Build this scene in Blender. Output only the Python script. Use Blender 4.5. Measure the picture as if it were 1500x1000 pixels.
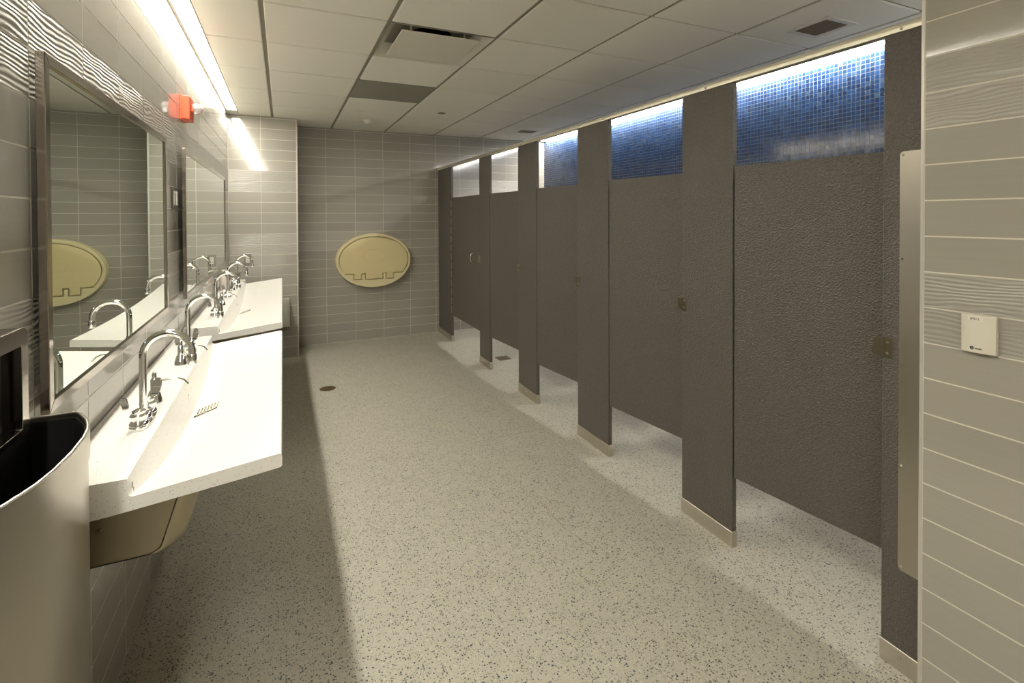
import bpy, bmesh, math, random
from mathutils import Vector, Matrix
from mathutils.geometry import tessellate_polygon
random.seed(7)
S = bpy.context.scene
for o in list(bpy.data.objects): bpy.data.objects.remove(o)
COL = S.collection

# ------------------------------------------------------------------ camera
H = 1.4712
cam_data = bpy.data.cameras.new('camera'); cam = bpy.data.objects.new('camera', cam_data)
COL.objects.link(cam); S.camera = cam
cam_data.sensor_fit = 'HORIZONTAL'; cam_data.sensor_width = 36.0
cam_data.lens = 733.32 / 1500 * 36
cam_data.shift_x = 0.00069; cam_data.shift_y = (325.7 - 500) / 1500
cam_data.clip_start = 0.01
r_ = Vector((0.90963757, -0.41538603, -0.00373272)); u_ = Vector((0.00869254, 0.01005009, 0.99991171)); f_ = Vector((0.41531184, 0.90958971, -0.0127527))
M = Matrix.Identity(4)
for i in range(3):
    M[i][0] = r_[i]; M[i][1] = u_[i]; M[i][2] = -f_[i]
M[2][3] = H
cam.matrix_world = M

# ------------------------------------------------------------------ world, exposure, lamp strengths
w = bpy.data.worlds.new('world'); S.world = w; w.use_nodes = True
w.node_tree.nodes['Background'].inputs[0].default_value = (0.02, 0.02, 0.02, 1)
S.view_settings.view_transform = 'Standard'; S.view_settings.look = 'None'
S.view_settings.gamma = 1.0; S.view_settings.use_curve_mapping = False
S.view_settings.exposure = 0.0
LAMP_LEFT = 62.0;  COL_LEFT = (1.0, 0.952, 0.835)
LAMP_STALL = 74.0; COL_STALL = (1.0, 0.965, 0.90)

# ------------------------------------------------------------------ main dimensions (metres)
XL = -0.49            # left tiled wall
XS = 1.797            # front face of the stalls
XR = 1.766            # right tiled wall beside the camera
XM = 3.32             # mosaic wall behind the stalls
YB = 6.165            # back wall
YP = 5.70             # pier
ZC = 2.495            # ceiling
T = 0.6096; GX0 = -0.0874; GY0 = 2.6701
YREAR = -4.2
ROW = 0.1073; ROW0 = 0.011; TW = 0.326

# ------------------------------------------------------------------ mesh helpers
class MB:
    def __init__(s): s.v = []; s.f = []; s.mi = []
    def add(s, vs, fs):
        n = len(s.v); s.v += [tuple(p) for p in vs]; s.f += [tuple(i + n for i in f) for f in fs]
    def box(s, x0, x1, y0, y1, z0, z1):
        vs = [(x0,y0,z0),(x1,y0,z0),(x1,y1,z0),(x0,y1,z0),(x0,y0,z1),(x1,y0,z1),(x1,y1,z1),(x0,y1,z1)]
        s.add(vs, [(0,3,2,1),(4,5,6,7),(0,1,5,4),(1,2,6,5),(2,3,7,6),(3,0,4,7)]); return s
    def cyl(s, p0, p1, r0, r1=None, n=16):
        p0 = Vector(p0); p1 = Vector(p1); r1 = r0 if r1 is None else r1
        d = (p1 - p0).normalized(); a = d.orthogonal().normalized(); b = d.cross(a)
        vs = []
        for p, r in ((p0, r0), (p1, r1)):
            for i in range(n):
                t = 2*math.pi*i/n; vs.append(p + a*(r*math.cos(t)) + b*(r*math.sin(t)))
        fs = [(i, (i+1) % n, n+(i+1) % n, n+i) for i in range(n)]
        fs += [tuple(range(n-1, -1, -1)), tuple(range(n, 2*n))]
        s.add(vs, fs); return s
    def tube(s, pts, r, n=12, closed=False):
        pts = [Vector(p) for p in pts]; rs = r if isinstance(r, (list, tuple)) else [r]*len(pts)
        m = len(pts); vs = []; prev = None
        for i, p in enumerate(pts):
            if closed: d = (pts[(i+1) % m] - pts[i-1]).normalized()
            else: d = (pts[min(i+1, m-1)] - pts[max(i-1, 0)]).normalized()
            a = d.orthogonal().normalized() if prev is None else (prev - d*prev.dot(d)).normalized()
            prev = a; b = d.cross(a)
            for k in range(n):
                t = 2*math.pi*k/n; vs.append(p + a*(rs[i]*math.cos(t)) + b*(rs[i]*math.sin(t)))
        fs = []
        for i in range(m if closed else m-1):
            j = (i+1) % m
            for k in range(n): fs.append((i*n+k, i*n+(k+1) % n, j*n+(k+1) % n, j*n+k))
        if not closed: fs += [tuple(range(n-1, -1, -1)), tuple(range((m-1)*n, m*n))]
        s.add(vs, fs); return s
    def lathe(s, prof, c=(0,0,0), axis='z', n=24, sx=1.0, sy=1.0):
        vs = []; m = len(prof)
        for r, h in prof:
            for k in range(n):
                t = 2*math.pi*k/n; x, y = r*math.cos(t)*sx, r*math.sin(t)*sy
                if axis == 'z': q = (c[0]+x, c[1]+y, c[2]+h)
                elif axis == 'x': q = (c[0]+h, c[1]+x, c[2]+y)
                else: q = (c[0]+x, c[1]+h, c[2]+y)
                vs.append(q)
        fs = []
        for i in range(m-1):
            for k in range(n): fs.append((i*n+k, i*n+(k+1) % n, (i+1)*n+(k+1) % n, (i+1)*n+k))
        fs += [tuple(range(n-1, -1, -1)), tuple(range((m-1)*n, m*n))]
        s.add(vs, fs); return s
    def prism(s, poly, a0, a1, axis='y'):
        """poly in the two other axes (order x,y,z without 'axis')"""
        def mk(p, a):
            return {'x': (a, p[0], p[1]), 'y': (p[0], a, p[1]), 'z': (p[0], p[1], a)}[axis]
        n = len(poly); vs = [mk(p, a0) for p in poly] + [mk(p, a1) for p in poly]
        fs = [(i, (i+1) % n, n+(i+1) % n, n+i) for i in range(n)]
        fs += [tuple(range(n-1, -1, -1)), tuple(range(n, 2*n))]
        s.add(vs, fs); return s
    def hole_prism(s, outer, inner, a0, a1, axis='y'):
        def mk(p, a):
            return {'x': (a, p[0], p[1]), 'y': (p[0], a, p[1]), 'z': (p[0], p[1], a)}[axis]
        tri = tessellate_polygon([[Vector((p[0], p[1], 0)) for p in outer], [Vector((p[0], p[1], 0)) for p in inner]])
        allp = list(outer) + list(inner); n = len(allp)
        vs = [mk(p, a0) for p in allp] + [mk(p, a1) for p in allp]
        fs = [tuple(t) for t in tri] + [tuple(i+n for i in reversed(t)) for t in tri]
        for base, L in ((0, len(outer)), (len(outer), len(inner))):
            for i in range(L):
                j = base + (i+1) % L; k = base + i
                fs.append((k, j, n+j, n+k))
        s.add(vs, fs); return s
    def mesh(s, name, smooth=40):
        me = bpy.data.meshes.new(name); me.from_pydata(s.v, [], s.f); me.update()
        bm = bmesh.new(); bm.from_mesh(me); bmesh.ops.recalc_face_normals(bm, faces=bm.faces); bm.to_mesh(me); bm.free()
        if smooth:
            me.polygons.foreach_set('use_smooth', [True]*len(me.polygons)); me.set_sharp_from_angle(angle=math.radians(smooth))
        return me

def link(name, me, mat=None, parent=None, loc=None, rotz=0, bevel=0, seg=2):
    o = bpy.data.objects.new(name, me); COL.objects.link(o)
    if mat is not None and len(me.materials) == 0: me.materials.append(mat)
    if parent is not None: o.parent = parent
    if loc is not None: o.location = loc
    if rotz: o.rotation_euler = (0, 0, rotz)
    if bevel:
        b = o.modifiers.new('bevel', 'BEVEL'); b.width = bevel; b.segments = seg; b.limit_method = 'ANGLE'; b.angle_limit = math.radians(40)
    return o
def obj(name, mb, mat, parent=None, smooth=40, **k): return link(name, mb.mesh(name, smooth), mat, parent, **k)
def tag(o, label=None, cat=None, group=None, kind=None):
    if label: o['label'] = label
    if cat: o['category'] = cat
    if group: o['group'] = group
    if kind: o['kind'] = kind
    return o
def thing(name, label, cat, loc=(0,0,0), rotz=0, group=None):
    o = bpy.data.objects.new(name, None); COL.objects.link(o); o.empty_display_size = 0.05
    o.location = loc; o.rotation_euler = (0, 0, rotz)
    return tag(o, label, cat, group)
def dup(root, loc, rotz=0, label=None):
    r = root.copy(); COL.objects.link(r); r.location = loc; r.rotation_euler = (0, 0, rotz)
    if label: r['label'] = label
    for ch in list(root.children):
        c = ch.copy(); COL.objects.link(c); c.parent = r
        for g in list(ch.children):
            d = g.copy(); COL.objects.link(d); d.parent = c
    return r

# ------------------------------------------------------------------ materials
def srgb(r, g, b):
    return tuple((c/255/12.92 if c/255 <= 0.04045 else ((c/255+0.055)/1.055)**2.4) for c in (r, g, b)) + (1,)
class NT:
    def __init__(s, name):
        s.m = bpy.data.materials.new(name); s.m.use_nodes = True; s.t = s.m.node_tree; s.n = s.t.nodes; s.l = s.t.links
        s.b = s.n['Principled BSDF']
    def node(s, typ, **k):
        n = s.n.new(typ)
        for a, v in k.items(): setattr(n, a, v)
        return n
    def set(s, n, **k):
        for a, v in k.items(): n.inputs[a.replace('_', ' ')].default_value = v
        return n
    def ln(s, a, b): s.l.new(a, b)
    def math(s, op, a, b=None, c=None):
        n = s.node('ShaderNodeMath', operation=op)
        for i, v in enumerate((a, b, c)):
            if v is None: continue
            if isinstance(v, (int, float)): n.inputs[i].default_value = v
            else: s.ln(v, n.inputs[i])
        return n.outputs[0]
    def bump(s, h, strength, dist):
        n = s.node('ShaderNodeBump'); n.inputs['Strength'].default_value = strength; n.inputs['Distance'].default_value = dist
        s.ln(h, n.inputs['Height']); s.ln(n.outputs[0], s.b.inputs['Normal']); return n
    def coord(s, scale=(1,1,1), rand=0.0):
        tc = s.node('ShaderNodeTexCoord'); mp = s.node('ShaderNodeMapping'); mp.inputs['Scale'].default_value = scale
        src = tc.outputs['Object']
        if rand:
            oi = s.node('ShaderNodeObjectInfo'); vm = s.node('ShaderNodeVectorMath', operation='MULTIPLY_ADD')
            cx = s.node('ShaderNodeCombineXYZ')
            for i in range(3): s.ln(oi.outputs['Random'], cx.inputs[i])
            s.ln(cx.outputs[0], vm.inputs[0]); vm.inputs[1].default_value = (rand, rand*1.7, rand*0.6); s.ln(src, vm.inputs[2]); src = vm.outputs[0]
        s.ln(src, mp.inputs['Vector']); return mp.outputs[0]
    def noise(s, vec, scale, detail=2, rough=0.5):
        n = s.node('ShaderNodeTexNoise'); n.inputs['Scale'].default_value = scale; n.inputs['Detail'].default_value = detail; n.inputs['Roughness'].default_value = rough
        s.ln(vec, n.inputs['Vector']); return n.outputs['Fac']
    def ramp(s, fac, stops):
        n = s.node('ShaderNodeValToRGB'); e = n.color_ramp.elements
        while len(e) < len(stops): e.new(0.5)
        for el, (p, c) in zip(e, stops): el.position = p; el.color = c
        s.ln(fac, n.inputs[0]); return n.outputs[0]
    def mix(s, fac, a, b):
        n = s.node('ShaderNodeMix', data_type='RGBA')
        for sock, v in ((n.inputs[0], fac), (n.inputs[6], a), (n.inputs[7], b)):
            if isinstance(v, (int, float, tuple)): sock.default_value = v
            else: s.ln(v, sock)
        return n.outputs[2]
def simple(name, col, rough=0.5, metal=0.0, bumps=None, ior=1.5):
    k = NT(name); k.set(k.b, Base_Color=col, Roughness=rough, Metallic=metal, IOR=ior)
    v = k.coord()
    n = k.noise(v, 30, 3)
    rr = k.math('MULTIPLY_ADD', n, 0.12, rough - 0.06); k.ln(rr, k.b.inputs['Roughness'])
    if bumps: k.bump(k.noise(v, bumps[0], 3), bumps[1], bumps[2])
    return k.m

def tile_mat(name, wavy):
    k = NT(name); k.set(k.b, Roughness=0.09, IOR=1.68)
    v = k.coord((1, 1, 1), rand=4.0)
    oi = k.node('ShaderNodeObjectInfo')
    streak = k.noise(k.coord((3, 3, 160), rand=3.0), 1.0, 3)
    f = k.math('ADD', k.math('MULTIPLY', oi.outputs['Random'], 0.5), k.math('MULTIPLY', streak, 0.5))
    k.ln(k.ramp(f, [(0.15, (0.355, 0.335, 0.29, 1)), (0.85, (0.40, 0.376, 0.328, 1))]), k.b.inputs['Base Color'])
    if wavy:
        sep = k.node('ShaderNodeSeparateXYZ'); k.ln(v, sep.inputs[0])
        n1 = k.noise(k.coord((4.5, 4.5, 13), rand=5.0), 1.0, 2, 0.45)
        ph = k.math('MULTIPLY', k.math('ADD', sep.outputs[2], k.math('MULTIPLY', n1, 0.058)), 2*math.pi/0.0120)
        h = k.math('MULTIPLY_ADD', k.math('SINE', ph), 0.5, 0.5)
        amp = k.noise(k.coord((6, 6, 10), rand=6.0), 1.0, 1)
        k.bump(k.math('MULTIPLY', h, k.math('ADD', amp, 0.2)), 0.8, 0.0017); k.b.inputs['Roughness'].default_value = 0.30
    else:
        a = k.noise(k.coord((5, 5, 9), rand=3.0), 1.0, 1)
        b = k.math('MULTIPLY', streak, 0.12)
        k.bump(k.math('ADD', a, b), 0.10, 0.004)
    return k.m
M_TILE = tile_mat('glazed_grey_tile', False); M_WAVE = tile_mat('wavy_grey_tile', True)
M_GROUT = simple('pale_grout', (0.68, 0.65, 0.57, 1), 0.85, 0, (200, 0.2, 0.001))
M_WGROUT = simple('white_grout', (0.36, 0.36, 0.35, 1), 0.8)
M_TRIM = simple('tile_edge_trim', (0.62, 0.60, 0.54, 1), 0.35, 0.3)
M_WALLPAINT = simple('painted_wall', (0.6, 0.57, 0.5, 1), 0.8)

def steel(name, col, rough, scale=(400, 400, 4)):
    k = NT(name); k.set(k.b, Base_Color=col, Metallic=1.0)
    n = k.noise(k.coord(scale), 1.0, 3)
    big = k.noise(k.coord((6, 6, 6)), 1.0, 3)
    k.ln(k.math('ADD', k.math('MULTIPLY_ADD', n, 0.02, rough - 0.03), k.math('MULTIPLY', big, 0.05)), k.b.inputs['Roughness'])
    return k.m
M_STEEL = steel('brushed_steel', (0.50, 0.465, 0.40, 1), 0.36, (40, 40, 2))
M_STEELH = steel('brushed_steel_horizontal', (0.60, 0.56, 0.49, 1), 0.33, (4, 4, 400))
M_STEELD = steel('dark_reflecting_steel', (0.38, 0.335, 0.25, 1), 0.36, (6, 6, 6))
M_STEELB = steel('bin_steel', (0.43, 0.40, 0.345, 1), 0.30, (4, 4, 300))
M_FRAME = steel('mirror_frame_steel', (0.40, 0.365, 0.325, 1), 0.14, (3, 3, 300))
M_PLATE = steel('dull_plate_steel', (0.30, 0.28, 0.25, 1), 0.35)
M_CHROME = simple('chrome', (0.86, 0.86, 0.85, 1), 0.07, 1.0)
M_LATCH = steel('worn_latch_steel', (0.34, 0.295, 0.215, 1), 0.30)
M_ALU = steel('champagne_aluminium', (0.86, 0.82, 0.70, 1), 0.42, (400, 3, 400))
k = NT('mirror_glass'); k.set(k.b, Base_Color=(0.80, 0.86, 0.80, 1), Metallic=1.0, Roughness=0.004)
k.ln(k.math('MULTIPLY', k.noise(k.coord(), 3, 1), 0.008), k.b.inputs['Roughness']); M_MIRROR = k.m

def hdpe():
    k = NT('hammered_brown_panel'); k.set(k.b, Roughness=0.40, IOR=1.46)
    v = k.coord((1, 1, 1)); vo = k.node('ShaderNodeTexVoronoi', feature='SMOOTH_F1'); vo.inputs['Scale'].default_value = 165; vo.inputs['Smoothness'].default_value = 0.6
    mp = k.node('ShaderNodeVectorMath', operation='MULTIPLY_ADD'); nz = k.node('ShaderNodeTexNoise'); nz.inputs['Scale'].default_value = 60
    k.ln(v, nz.inputs['Vector']); k.ln(nz.outputs['Color'], mp.inputs[0]); mp.inputs[1].default_value = (0.008, 0.008, 0.004); k.ln(v, mp.inputs[2])
    k.ln(mp.outputs[0], vo.inputs['Vector'])
    k.ln(k.ramp(k.noise(v, 90, 2), [(0.3, (0.103, 0.090, 0.078, 1)), (0.7, (0.124, 0.109, 0.095, 1))]), k.b.inputs['Base Color'])
    k.bump(vo.outputs['Distance'], 0.7, 0.0045); return k.m
M_PANEL = hdpe()

def floor_mat():
    k = NT('speckled_floor'); k.set(k.b, Roughness=0.38, IOR=1.45)
    v = k.coord()
    wob = k.node('ShaderNodeTexNoise'); wob.inputs['Scale'].default_value = 140; k.ln(v, wob.inputs['Vector'])
    mp = k.node('ShaderNodeVectorMath', operation='MULTIPLY_ADD'); k.ln(wob.outputs['Color'], mp.inputs[0]); mp.inputs[1].default_value = (0.007, 0.007, 0); k.ln(v, mp.inputs[2])
    def chips(scale, thr, keep_lo, keep_hi):
        vo = k.node('ShaderNodeTexVoronoi'); vo.voronoi_dimensions = '2D'; vo.inputs['Scale'].default_value = scale; k.ln(mp.outputs[0], vo.inputs['Vector'])
        sep = k.node('ShaderNodeSeparateColor'); k.ln(vo.outputs['Color'], sep.inputs[0])
        near = k.math('LESS_THAN', vo.outputs['Distance'], k.math('MULTIPLY', sep.outputs[1], thr))
        sel = k.math('MULTIPLY', k.math('GREATER_THAN', sep.outputs[0], keep_lo), k.math('LESS_THAN', sep.outputs[0], keep_hi))
        return k.math('MULTIPLY', near, sel), sep
    base = k.ramp(k.noise(v, 7, 4, 0.6), [(0.3, (0.47, 0.447, 0.37, 1)), (0.7, (0.515, 0.492, 0.41, 1))])
    fine = k.noise(v, 320, 2)
    base = k.mix(k.math('MULTIPLY', k.math('GREATER_THAN', fine, 0.57), 0.28), base, (0.40, 0.37, 0.29, 1))
    c1, s1 = chips(125, 0.44, 0.0, 0.40); c2, s2 = chips(190, 0.45, 0.5, 0.80); c3, s3 = chips(140, 0.5, 0.72, 1.0)
    dark = k.ramp(s1.outputs[2], [(0.0, (0.045, 0.055, 0.075, 1)), (0.55, (0.10, 0.11, 0.12, 1)), (0.8, (0.16, 0.135, 0.09, 1)), (1.0, (0.25, 0.22, 0.16, 1))])
    dark2 = k.ramp(s2.outputs[2], [(0.0, (0.12, 0.13, 0.14, 1)), (1.0, (0.32, 0.29, 0.22, 1))])
    base = k.mix(c3, base, (0.60, 0.575, 0.50, 1)); base = k.mix(c2, base, dark2); base = k.mix(c1, base, dark)
    k.ln(base, k.b.inputs['Base Color'])
    k.ln(k.math('MULTIPLY_ADD', k.noise(v, 4, 3), 0.16, 0.32), k.b.inputs['Roughness'])
    k.bump(k.noise(v, 260, 2), 0.12, 0.002); return k.m
M_FLOOR = floor_mat()
def quartz():
    k = NT('white_quartz'); k.set(k.b, Roughness=0.25, IOR=1.5); v = k.coord()
    vo = k.node('ShaderNodeTexVoronoi'); vo.inputs['Scale'].default_value = 210; k.ln(v, vo.inputs['Vector'])
    sep = k.node('ShaderNodeSeparateColor'); k.ln(vo.outputs['Color'], sep.inputs[0])
    m = k.math('MULTIPLY', k.math('LESS_THAN', vo.outputs['Distance'], 0.30), k.math('GREATER_THAN', sep.outputs[0], 0.80))
    k.ln(k.mix(m, (0.82, 0.80, 0.755, 1), k.ramp(sep.outputs[1], [(0, (0.34, 0.28, 0.21, 1)), (0.5, (0.62, 0.58, 0.5, 1)), (1, (0.86, 0.84, 0.8, 1))])), k.b.inputs['Base Color'])
    return k.m
M_QUARTZ = quartz()
def ceil_mat():
    k = NT('ceiling_board'); k.set(k.b, Roughness=0.9); v = k.coord((1, 1, 1), rand=3)
    n = k.noise(v, 260, 3); oi = k.node('ShaderNodeObjectInfo')
    f = k.math('ADD', k.math('MULTIPLY', n, 0.6), k.math('MULTIPLY', oi.outputs['Random'], 0.4))
    k.ln(k.ramp(f, [(0.2, (0.82, 0.80, 0.72, 1)), (0.8, (0.87, 0.85, 0.775, 1))]), k.b.inputs['Base Color'])
    k.bump(n, 0.15, 0.002); return k.m
M_CEIL = ceil_mat()
M_TEE = simple('painted_tee', (0.27, 0.25, 0.20, 1), 0.6)
M_WHITE = simple('white_painted_metal', (0.72, 0.69, 0.61, 1), 0.45)
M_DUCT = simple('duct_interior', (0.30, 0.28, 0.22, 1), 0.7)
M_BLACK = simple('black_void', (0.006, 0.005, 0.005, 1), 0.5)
M_LINER = simple('black_liner', (0.008, 0.007, 0.007, 1), 0.45, 0, (40, 0.2, 0.003))
M_PLASTIC = simple('cream_white_plastic', (0.74, 0.70, 0.60, 1), 0.42)
M_LABEL = simple('label_paper', (0.80, 0.77, 0.68, 1), 0.6)
M_INK = simple('dark_ink', (0.02, 0.02, 0.025, 1), 0.6)
M_YELLOW = simple('pale_yellow_plastic', (0.76, 0.65, 0.36, 1), 0.42, 0, (150, 0.06, 0.001))
M_YELLOW2 = simple('pale_yellow_plastic_rim', (0.78, 0.69, 0.42, 1), 0.40)
M_ORANGE = simple('orange_red_plastic', (0.80, 0.10, 0.03, 1), 0.38)
M_CLEAR = NT('clear_lens'); M_CLEAR.set(M_CLEAR.b, Base_Color=(0.92, 0.92, 0.9, 1), Roughness=0.08, IOR=1.45); M_CLEAR.b.inputs['Transmission Weight'].default_value = 0.55
M_CLEAR.ln(M_CLEAR.math('MULTIPLY_ADD', M_CLEAR.noise(M_CLEAR.coord(), 40, 2), 0.1, 0.04), M_CLEAR.b.inputs['Roughness']); M_CLEAR = M_CLEAR.m
M_GREYPANEL = simple('grey_painted_panel', (0.27, 0.26, 0.215, 1), 0.6)
M_VENT = simple('brown_grille', (0.24, 0.19, 0.125, 1), 0.6)
M_BRASS = simple('aged_brass', (0.25, 0.19, 0.09, 1), 0.45, 0.9)
M_SOAP = simple('pink_soap', (0.62, 0.56, 0.51, 1), 0.25)
M_DEV = simple('outlet_face', (0.72, 0.70, 0.62, 1), 0.4)
M_RUBBER = simple('black_rubber', (0.02, 0.018, 0.015, 1), 0.6)
def mosaic():
    k = NT('blue_glass_mosaic'); k.set(k.b, Roughness=0.10, IOR=1.55)
    g = k.node('ShaderNodeNewGeometry')
    k.ln(k.ramp(g.outputs['Random Per Island'], [(0.0, (0.008, 0.021, 0.056, 1)), (0.4, (0.013, 0.036, 0.10, 1)), (0.7, (0.018, 0.05, 0.13, 1)), (0.9, (0.012, 0.026, 0.064, 1)), (1.0, (0.04, 0.075, 0.14, 1))]), k.b.inputs['Base Color'])
    k.ln(k.math('MULTIPLY_ADD', k.noise(k.coord(), 5, 2), 0.05, 0.085), k.b.inputs['Roughness'])
    return k.m
M_MOSAIC = mosaic()
def lens(name, col, st):
    k = NT(name); k.set(k.b, Base_Color=(0.8, 0.8, 0.8, 1), Roughness=0.5)
    k.b.inputs['Emission Color'].default_value = col + (1,); k.b.inputs['Emission Strength'].default_value = st; return k.m
M_LENSL = lens('lit_lens_warm', COL_LEFT, LAMP_LEFT); M_LENSS = lens('lit_lens_cool', COL_STALL, LAMP_STALL)

# ================================================================== SETTING
def struct(name, mb, mat): return tag(obj(name, mb, mat, smooth=0), kind='structure')
floor = struct('floor', MB().box(-0.62, 3.5, YREAR-0.1, YB+0.12, -0.08, 0.0), M_FLOOR)
ceiling = struct('ceiling', MB().box(-0.62, 3.5, YREAR-0.1, YB+0.12, ZC+0.26, ZC+0.32), M_WALLPAINT)
wall_left = struct('wall_left', MB().box(-0.62, XL-0.0006, YREAR, YB+0.12, 0, ZC+0.26), M_GROUT)
wall_back = struct('wall_back', MB().box(XL-0.0015, 3.5, YB+0.0006, YB+0.12, 0, ZC+0.26), M_GROUT)
wall_pier = struct('wall_pier', MB().box(XL-0.0006, 0.1425, YP+0.0006, YB+0.0015, 0, ZC+0.26), M_GROUT)
wall_right = struct('wall_right', MB().box(XR+0.0006, 3.5, YREAR, 0.866, 0, ZC+0.26), M_GROUT)
wall_stalls = struct('wall_stalls', MB().box(XM+0.0006, 3.5, 0.866, YB+0.0006, 0, ZC+0.26), M_WGROUT)
wall_front = struct('wall_front', MB().box(-0.62, 3.5, YREAR-0.1, YREAR, 0, ZC+0.26), M_WALLPAINT)

# floor seams: thin welded joints between the sheets
sb = MB()
for (x0, y0, x1, y1, wd) in [(1.205, 0.5, 1.207, 1.5, .0016), (1.195, 2.02, 1.198, 2.28, .004), (1.2, 2.9, 1.2, 3.6, .0016), (1.2, 3.05, 1.75, 3.05, .0016)]:
    if abs(x1-x0) < abs(y1-y0): sb.box(x0-wd/2, x0+wd/2, y0, y1, -0.001, 0.0004)
    else: sb.box(x0, x1, y0-wd/2, y0+wd/2, -0.001, 0.0004)
obj('floor_seam', sb, simple('weld_seam', (0.36, 0.30, 0.18, 1), 0.6), floor, smooth=0)

# ---- wall tiles: local tile lies in x (width), z (height), front faces -y at y=0
GAP = 0.0036
_tc = {}
def tile_mesh(wd, ht, wavy):
    key = (round(wd, 3), round(ht, 3), wavy)
    if key not in _tc:
        c = 0.0008; a = wd/2 - GAP/2; b = ht/2 - GAP/2; d = 0.006
        m = MB()
        vs = [(-a, c, -b), (a, c, -b), (a, c, b), (-a, c, b), (-a+c, 0, -b+c), (a-c, 0, -b+c), (a-c, 0, b-c), (-a+c, 0, b-c),
              (-a, d, -b), (a, d, -b), (a, d, b), (-a, d, b)]
        m.add(vs, [(4,5,6,7), (0,1,5,4), (1,2,6,5), (2,3,7,6), (3,0,4,7), (8,9,1,0), (9,10,2,1), (10,11,3,2), (11,8,0,3), (11,10,9,8)])
        me = m.mesh('wall_tile', 0); me.materials.append(M_WAVE if wavy else M_TILE); _tc[key] = me
    return _tc[key]
def rows():
    out = [(0.002, ROW0 + ROW, False)]
    n = 1
    while ROW0 + n*ROW < ZC + 0.01:
        z0 = ROW0 + n*ROW; z1 = min(z0 + ROW, ZC + 0.012)
        if z1 - z0 > 0.012: out.append((z0, z1, n in (10, 11, 16, 17)))
        n += 1
    return out
def tile_wall(parent, axis, front, cells, keep=None):
    """axis 'x': wall runs along x facing -y; 'l': runs along y facing +x; 'r': runs along y facing -x"""
    rest = {False: MB(), True: MB()}
    for (a0, a1) in cells:
        for (z0, z1, wv) in rows():
            wd = a1 - a0; c = (a0 + a1)/2; zc = (z0 + z1)/2
            if axis == 'x': loc, rz = (c, front, zc), 0
            elif axis == 'l': loc, rz = (front, c, zc), math.pi/2
            else: loc, rz = (front, c, zc), -math.pi/2
            me = tile_mesh(wd, z1 - z0, wv)
            if keep is None or keep(a0, a1, z0, z1):
                link('wall_tile', me, None, parent, loc=loc, rotz=rz)
            else:
                R = Matrix.Translation(loc) @ Matrix.Rotation(rz, 4, 'Z')
                rest[wv].add([R @ v.co for v in me.vertices], [tuple(p.vertices) for p in me.polygons])
    for wv, mb in rest.items():
        if mb.v: tag(obj('tile_field', mb, M_WAVE if wv else M_TILE, parent, smooth=0), kind='stuff')

cells = []
x = 0.132
while x < XM - 0.02:
    cells.append((x, min(x + TW, XM))); x += TW
tile_wall(wall_back, 'x', YB, cells, lambda a0, a1, z0, z1: a1 < 1.9 or z0 > 1.55 or z0 < 0.5)
tile_wall(wall_pier, 'x', YP, [(XL, -0.198), (-0.198, 0.134)])
tile_wall(wall_pier, 'l', 0.144, [(YP+0.012, YB-0.002)], lambda *a: False)
obj('edge_trim', MB().box(0.1345, 0.1455, YP-0.001, YP+0.010, 0, ZC+0.012), M_TRIM, wall_pier, smooth=0)
cells = []
y = 1.401 - TW*17
while y < YP - 0.02:
    cells.append((y, min(y + TW, YP))); y += TW
def keep_left(a0, a1, z0, z1):
    if a1 < 0.9: return False
    if z1 > 1.80: return True
    if a1 < 1.45: return z0 > 0.95
    if 0.78 < z1 < 1.10 and z1 > 0.86: return True
    if a0 < 3.1 and a1 > 2.66 and z0 > 1.0: return True
    if a1 > 5.24 and z0 > 1.0: return True
    return z1 < 0.66 and a0 < 2.6
tile_wall(wall_left, 'l', XL, cells, keep_left)
tile_wall(wall_right, 'r', XR, [(0.534, 0.860), (0.208, 0.534), (-0.118, 0.208)] , None)
tile_wall(wall_right, 'r', XR, [(-0.118-TW*(i+1), -0.118-TW*i) for i in range(12)], lambda *a: False)
obj('edge_trim', MB().box(XR-0.001, XR+0.010, 0.8605, 0.8685, 0, ZC+0.012), M_TRIM, wall_right, smooth=0)

# ---- blue glass mosaic behind the stalls (pieces a few pixels each: one stuff part)
mo = MB(); P = 0.028; g = 0.0030
y = 0.872; ys = []
while y < YB - P*0.6: ys.append(y); y += P
z = 0.9; zs = []
while z < ZC + 0.0: zs.append(z); z += P
for yy in ys:
    for zz in zs:
        d = random.uniform(-0.0001, 0.0001); e = random.uniform(-0.0001, 0.0001); x0 = XM - 0.0005
        mo.add([(x0+d, yy+g/2, zz+g/2), (x0+e, yy+P-g/2, zz+g/2), (x0-d, yy+P-g/2, zz+P-g/2), (x0-e, yy+g/2, zz+P-g/2),
                (XM+0.003, yy+g/2, zz+g/2), (XM+0.003, yy+P-g/2, zz+g/2), (XM+0.003, yy+P-g/2, zz+P-g/2), (XM+0.003, yy+g/2, zz+P-g/2)],
               [(0,3,2,1), (0,1,5,4), (1,2,6,5), (2,3,7,6), (3,0,4,7)])
me = bpy.data.meshes.new('mosaic_tile'); me.from_pydata(mo.v, [], mo.f); me.update()
tag(link('mosaic_tile', me, M_MOSAIC, wall_stalls), kind='stuff')

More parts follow.
